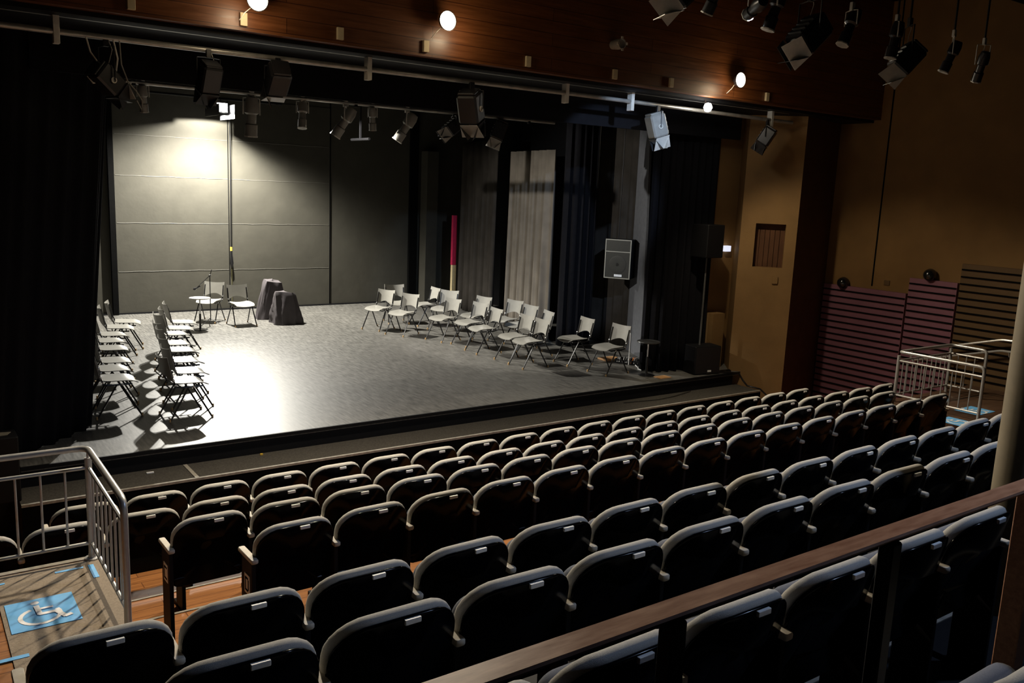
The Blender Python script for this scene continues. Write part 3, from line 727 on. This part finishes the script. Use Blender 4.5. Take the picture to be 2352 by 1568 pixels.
# ------------------------------------------------------------------ overhead rigging
t = thing('lighting_pipe', 'long steel lighting pipe across the front of the stage, below the wooden bulkhead', 'pipe', (0, 8.62, 4.0))
MB().tube([(-1.5, 0, 0), (2.5, 0, 0), (7, 0, .02), (11.35, 0, .0)], .026, 12).build('pipe', PIPE, t, True)
MB().tube([(-1.5, .03, .145), (11.3, .03, .145)], .020, 8).build('soffit_highlight', PIPE, t, True)  # added tube, stands in for the highlight on the black soffit
for x in (1.27, 4.22, 6.9, 8.0, 10.85):
    MB().box(x-.025, -.03, -.10, x+.025, .06, .19, .003).build('hanger', FIXL, t)
t = thing('lighting_pipe', 'rear lighting pipe carrying the row of small spotlights', 'pipe', (0, 11, 3.87))
MB().tube([(2.0, 0, -.01), (8.6, 0, .0)], .024, 10).build('pipe', PIPE, t, True)
for x in (2.4, 5.2, 8.1): MB().box(x-.02, -.02, -.05, x+.02, .02, 1.12).build('hanger', BLK, t)
t = thing('lighting_pipe', 'lighting pipe near the back wall carrying the bright work light', 'pipe', (0, 17.42, 4.30))
MB().tube([(3.9, 0, 0), (6.6, 0, 0)], .022, 10).build('pipe', BLK, t, True)
for x in (4.0, 6.5): MB().box(x-.02, -.02, -.02, x+.02, .02, .70).build('hanger', BLK, t)

def fixture(kind, hang, aim, label, size=1., doors=(1, 1, 1, 1), body=FIXB, door=FIXB, drop=.22, yaw_=0., name='stage_spotlight', group='stage spotlights', top=None):
    """hang: clamp point; body centre hangs below it and looks along aim"""
    t = thing(name, label, 'spotlight', hang, 0, group)
    A = Vector(aim).normalized(); ctr = Vector((0, 0, -drop*size))
    side = A.cross(Vector((0, 0, 1)))
    side = side.normalized() if side.length > .05 else Vector((1, 0, 0))
    upv = side.cross(A).normalized()
    T = Matrix((( *side, 0), (*upv, 0), (*(-A), 0), (0, 0, 0, 1))); T = Matrix((side, upv, -A)).transposed().to_4x4(); T.translation = ctr
    s = size
    MB().box(-.03*s, -.02*s, -.06*s, .03*s, .02*s, .03, .004).build('clamp', FIXL if kind == 'profile' else FIXB, t)
    if top: MB().tube([(0, 0, .0), (0, 0, top)], .012, 8).build('drop_bar', FIXB, t, True)
    wd = (.13 if kind == 'fresnel' else .085)*s
    y = MB(); sp_ = side*(wd+.012*s)
    yk = [Vector((0, 0, -.05*s)), sp_*.98+Vector((0, 0, -.06*s)), sp_+ctr]
    y.tube([tuple(yk[0]), tuple(yk[1]), tuple(yk[2])], .008*s, 6)
    y.tube([tuple(yk[0]), tuple(-sp_*.98+Vector((0, 0, -.06*s))), tuple(-sp_+ctr)], .008*s, 6)
    y.build('yoke', FIXL if kind == 'profile' else FIXB, t, True)
    b = MB(); b.T = T
    if kind == 'fresnel':
        b.box(-.115*s, -.115*s, -.14*s, .115*s, .115*s, .17*s, .02*s)
        b.box(-.10*s, -.10*s, .17*s, .10*s, .10*s, .20*s, .01*s)
        for k in range(4): b.box(-.08*s, .115*s, -.1*s+.06*s*k, .08*s, .128*s, -.08*s+.06*s*k)
        bo = b.build('body', body, t)
        l_ = MB(); l_.T = T; l_.lathe([(.001, -.158*s), (.05*s, -.154*s), (.085*s, -.142*s), (.085*s, -.13*s), (.001, -.13*s)], 18); l_.build('lens', LENS, t, True)
        k_ = MB(); k_.T = T; k_.lathe([(.03*s, .115*s), (.034*s, .13*s), (.024*s, .13*s), (.02*s, .115*s)], 14, (1, 0, 0)); k_.build('side_knob', FIXL, t, True)
        for q_, on in enumerate(doors):
            if not on: continue
            dd = MB(); dd.T = T @ Matrix.Rotation(q_*PI/2, 4, 'Z') @ Matrix.Translation((0, .115*s, -.145*s)) @ Matrix.Rotation(R(-28), 4, 'X')
            dd.loft([[(-.10*s, 0, 0), (.10*s, 0, 0), (.10*s, .004, 0), (-.10*s, .004, 0)], [(-.13*s, 0, -.19*s), (.13*s, 0, -.19*s), (.13*s, .004, -.19*s), (-.13*s, .004, -.19*s)]])
            dd.build('barn_door', door if on == 2 else FIXB, t)
    else:
        b.lathe([(.001, .20*s), (.06*s, .19*s), (.08*s, .12*s), (.08*s, .02*s), (.055*s, .0), (.055*s, -.10*s), (.07*s, -.11*s), (.07*s, -.24*s), (.06*s, -.24*s), (.055*s, -.20*s), (.001, -.20*s)], 18)
        b.build('body', body, t, True)
        g_ = MB(); g_.T = T; g_.lathe([(.066*s, -.25*s), (.078*s, -.25*s), (.078*s, -.235*s), (.066*s, -.235*s), (.066*s, -.25*s)], 8)
        g_.build('gel_holder', FIXL, t)
        l_ = MB(); l_.T = T; l_.lathe([(.001, -.215*s), (.04*s, -.212*s), (.055*s, -.2*s), (.001, -.2*s)], 16); l_.build('lens', LENS, t, True)
    # safety cable
    MB().tube([(.02, 0, .02), (.07*s, .02, -.08*s), (.05*s, .03, -.16*s), tuple(ctr+Vector((0, 0, .10*s)))], .004, 5).build('safety_cable', FIXL, t, True)
    return t
fixture('fresnel', (5.50, 8.60, 3.975), (.35, .25, -1), 'big black spotlight with drooping grey barn door, centre of the front pipe', 1.05, (1, 1, 2, 1), FIXB, FIXG, .25)
fixture('fresnel', (8.47, 8.60, 3.975), (.3, -.1, -1), 'bright-lit spotlight with blue tinted barn door, right part of the front pipe', .95, (2, 1, 1, 2), FIXG, FIXL, .26)
fixture('fresnel', (10.75, 8.60, 3.97), (-.3, .5, -1), 'small black spotlight hanging at the right end of the front pipe', .8, (1, 1, 1, 1), FIXB, FIXB, .28)
fixture('fresnel', (2.55, 8.60, 3.975), (-.05, .5, -1), 'black spotlight on the front pipe just left of the work light', .8, (1, 1, 1, 1), FIXB, FIXB, .30)
fixture('fresnel', (3.22, 8.60, 3.975), (.1, .9, -.7), 'black spotlight with grey flap on the front pipe right of the work light', .9, (1, 1, 2, 0), FIXB, FIXG, .2)
fixture('fresnel', (1.66, 8.62, 3.97), (.9, .4, -.8), 'spotlight with pale flap peeking out at the top of the left curtain', .8, (2, 1, 1, 1), FIXB, FIXL, .42)
BP = [(3.78, 'profile', (0, .1, -1), 'silvery profile spotlight just right of the bright work light', 1.1), (4.45, 'profile', (-.1, -.2, -1), 'narrow profile spotlight, second right of the work light', .8),
      (5.05, 'profile', (-.5, .3, -.9), 'tilted profile spotlight, third right of the work light', 1.0), (5.45, 'profile', (.1, .1, -1), 'small dark spotlight between two tilted ones on the rear pipe', .7),
      (5.98, 'profile', (-.5, .3, -.9), 'tilted spotlight, fifth right of the work light on the rear pipe', 1.0), (6.75, 'fresnel', (-.8, .2, -.7), 'spotlight with pale flap behind the big centre spotlight', .8),
      (7.55, 'fresnel', (-.3, .2, -1), 'last spotlight of the rear pipe before the pale grey curtain', .85), (2.50, 'profile', (.1, .2, -1), 'dark spotlight at the left end of the rear pipe', .7)]
for x, k, a, lab, s_ in BP:
    fixture(k, (x, 11.0, 3.87), a, lab, s_, (1, 2, 2, 1), FIXB if k == 'fresnel' else FIXG, FIXG, .24, group='spotlights on the rear pipe')
t = thing('lighting_pipe', 'short added cross bar casting a dark band on the pale curtain', 'pipe', (5.55, 11.58, 3.432))  # added bar, throws the dark band onto the pale grey curtain
MB().tube([(0, -.29, 0), (0, .29, 0)], .018, 8).build('pipe', BLK, t, True)
MB().box(-.012, -.012, .0, .012, .012, 1.56).build('hanger', BLK, t)
# work light near the back wall
t = thing('work_light', 'glaring white work light in front of the back wall', 'lamp', (5.38, 17.42, 3.98), 0)
MB().box(-.12, -.09, .055, .12, .02, .245, .01).build('housing', FIXB, t)
MB().tube([(0, 0, .2), (0, 0, .32)], .012, 8).build('bracket', FIXB, t)
MB().box(.14, -.40, -.06, .145, .50, .20).build('barn_door', FIXB, t)
MB().box(-.155, -.40, -.012, -.15, .50, .20).build('barn_door', FIXB, t)
b = MB(); b.box(-.10, -.098, .07, .10, -.091, .23); b.build('lamp_face', HOTC, t)
# house floodlights on the bulkhead
for i, p in enumerate(HOUSE):
    lab = ['leftmost warm floodlight on the wooden bulkhead, cut by the top of the picture', 'middle warm floodlight on the wooden bulkhead', 'rightmost warm floodlight on the wooden bulkhead'][i]
    t = thing('floodlight', lab, 'lamp', p, 0, 'warm floodlights on the wooden bulkhead')
    MB().lathe([(.001, .05), (.06, .045), (.09, .01), (.104, -.035), (.097, -.035), (.08, 0), (.001, 0)], 20, (0, 1, 0)).build('housing', FIXB, t, True)
    MB().lathe([(.001, -.046), (.05, -.043), (.094, -.028), (.094, -.02), (.001, -.02)], 20, (0, 1, 0)).build('lamp_face', HOTW, t, True)
    MB().tube([(0, .03, 0), (0, .10, 0)], .012, 6).build('stem', FIXB, t)
    MB().tube([(-.02, .05, -.05), (-.10, .03, -.12), (-.13, .085, -.18)], .004, 5).build('flex', FIXL, t)
t = thing('pipe_lamp', 'bright white lamp just below the bulkhead on the front pipe', 'lamp', (9.17, 8.36, 4.03), 0)
MB().lathe([(.001, -.062), (.04, -.048), (.06, 0), (.04, .048), (.001, .062)], 16).build('bulb', HOTC, t, True)
MB().tube([(0, .02, .03), (0, .08, .11), (0, .12, .16)], .010, 6).build('stem', FIXB, t)
for i, x in enumerate([1.81, 2.78, 3.74, 4.71, 6.05, 7.38, 8.36, 10.29]):
    tag(MB().box(x-.033, 8.265, 4.21, x+.033, 8.30, 4.325, .003).build('outlet_box', BOXC), 'cream outlet box on the wooden bulkhead, %s from the left' % ORD(i), 'outlet box', 'outlet boxes along the wooden bulkhead')
# round downlight with four tabs on the bulkhead
t = thing('round_spotlight', 'round spotlight face with four tabs on the dark part of the bulkhead', 'spotlight', (7.30, 8.12, 4.60))
MB().lathe([(.001, .16), (.05, .15), (.062, .05), (.062, -.03), (.052, -.03), (.05, -.01), (.001, -.01)], 20, (0, 1, 0)).build('body', FIXG, t, True)
for k in range(4):
    a = k*PI/2+.1; MB().box(.068*math.cos(a)-.014, -.035, .068*math.sin(a)-.014, .068*math.cos(a)+.014, -.02, .068*math.sin(a)+.014).build('tab', FIXL, t)
# cable tangle at upper left
t = thing('cable_loops', 'pale looped cables hanging from the left end of the front pipe', 'cable', (1.5, 8.6, 3.98))
MB().tube([(0, 0, 0), (.03, 0, -.12), (.10, 0, -.22), (.2, 0, -.28)], .007, 6).build('cord', FIXL, t, True)
MB().tube([(.22, 0, 0), (.25, 0, -.15), (.23, 0, -.28), (.15, 0, -.36), (.04, 0, -.38), (-.0, 0, -.33), (.05, 0, -.27), (.16, 0, -.25)], .008, 6).build('cord', FIXL, t, True)
MB().tube([(.27, 0, 0), (.28, 0, -.2), (.33, 0, -.34), (.40, 0, -.42), (.45, 0, -.5), (.44, 0, -.58), (.40, 0, -.5)], .006, 6).build('cord', FIXG, t, True)

# auditorium ceiling rig (upper right)
t = thing('lighting_pipe', 'dark lighting pipe over the audience at the upper right', 'pipe', (0, 5.4, 5.30))
MB().tube([(4.4, 0, 0), (12.6, 0, 0)], .022, 10).build('pipe', BLK, t, True)
for x in (5.5, 8.4, 12): MB().box(x-.015, -.015, 0, x+.015, .015, .70).build('hanger', BLK, t)
RIG = [(5.52, 'fresnel', (-.70, .3, -.75), 'spotlight with pale diamond flap at the top edge, leftmost of the ceiling rig', 1.0, (0, 2, 2, 0), FIXL, .22),
       (5.92, 'profile', (-.1, .5, -1), 'slim silver-edged spotlight at the top edge of the picture', .75, None, None, .25),
       (6.72, 'profile', (-.2, .2, -1), 'silvery spotlight just left of the big ceiling spotlight', .85, None, None, .22),
       (7.22, 'fresnel', (-.75, .15, -.75), 'big grey ceiling spotlight with large white lit flap', 1.05, (0, 2, 1, 1), FIXW, .36),
       (7.88, 'profile', (-.4, .1, -1), 'silver-edged spotlight just right of the big ceiling spotlight', .85, None, None, .22),
       (8.68, 'profile', (-.1, .1, -1), 'silver-edged spotlight above the dim square flap', .85, None, None, .24),
       (8.92, 'fresnel', (-.5, .4, -.8), 'spotlight with dim square olive flap at the upper right', .95, (0, 2, 2, 0), FIXG, .42),
       (9.82, 'profile', (-.2, .3, -1), 'faint slim spotlight, second from the right on the ceiling rig', .8, None, None, .30),
       (10.5, 'profile', (.3, .4, -1), 'faintest slim spotlight, rightmost on the ceiling rig', .8, None, None, .34)]
for x, k, a, lab, s_, dr, dm, dp in RIG:
    fixture(k, (x, 5.4, 4.755), a, lab, s_, dr or (1, 1, 1, 1), FIXG if s_ > 1.1 else FIXB, dm or FIXG, dp, group='spotlights on the ceiling rig', top=.53)
fixture('profile', (6.45, 5.4, 4.755), (.45, .82, -.15), 'cool lit spotlight on the ceiling rig aimed at the front pipe', .8, drop=.28, group='spotlights on the ceiling rig', top=.53)
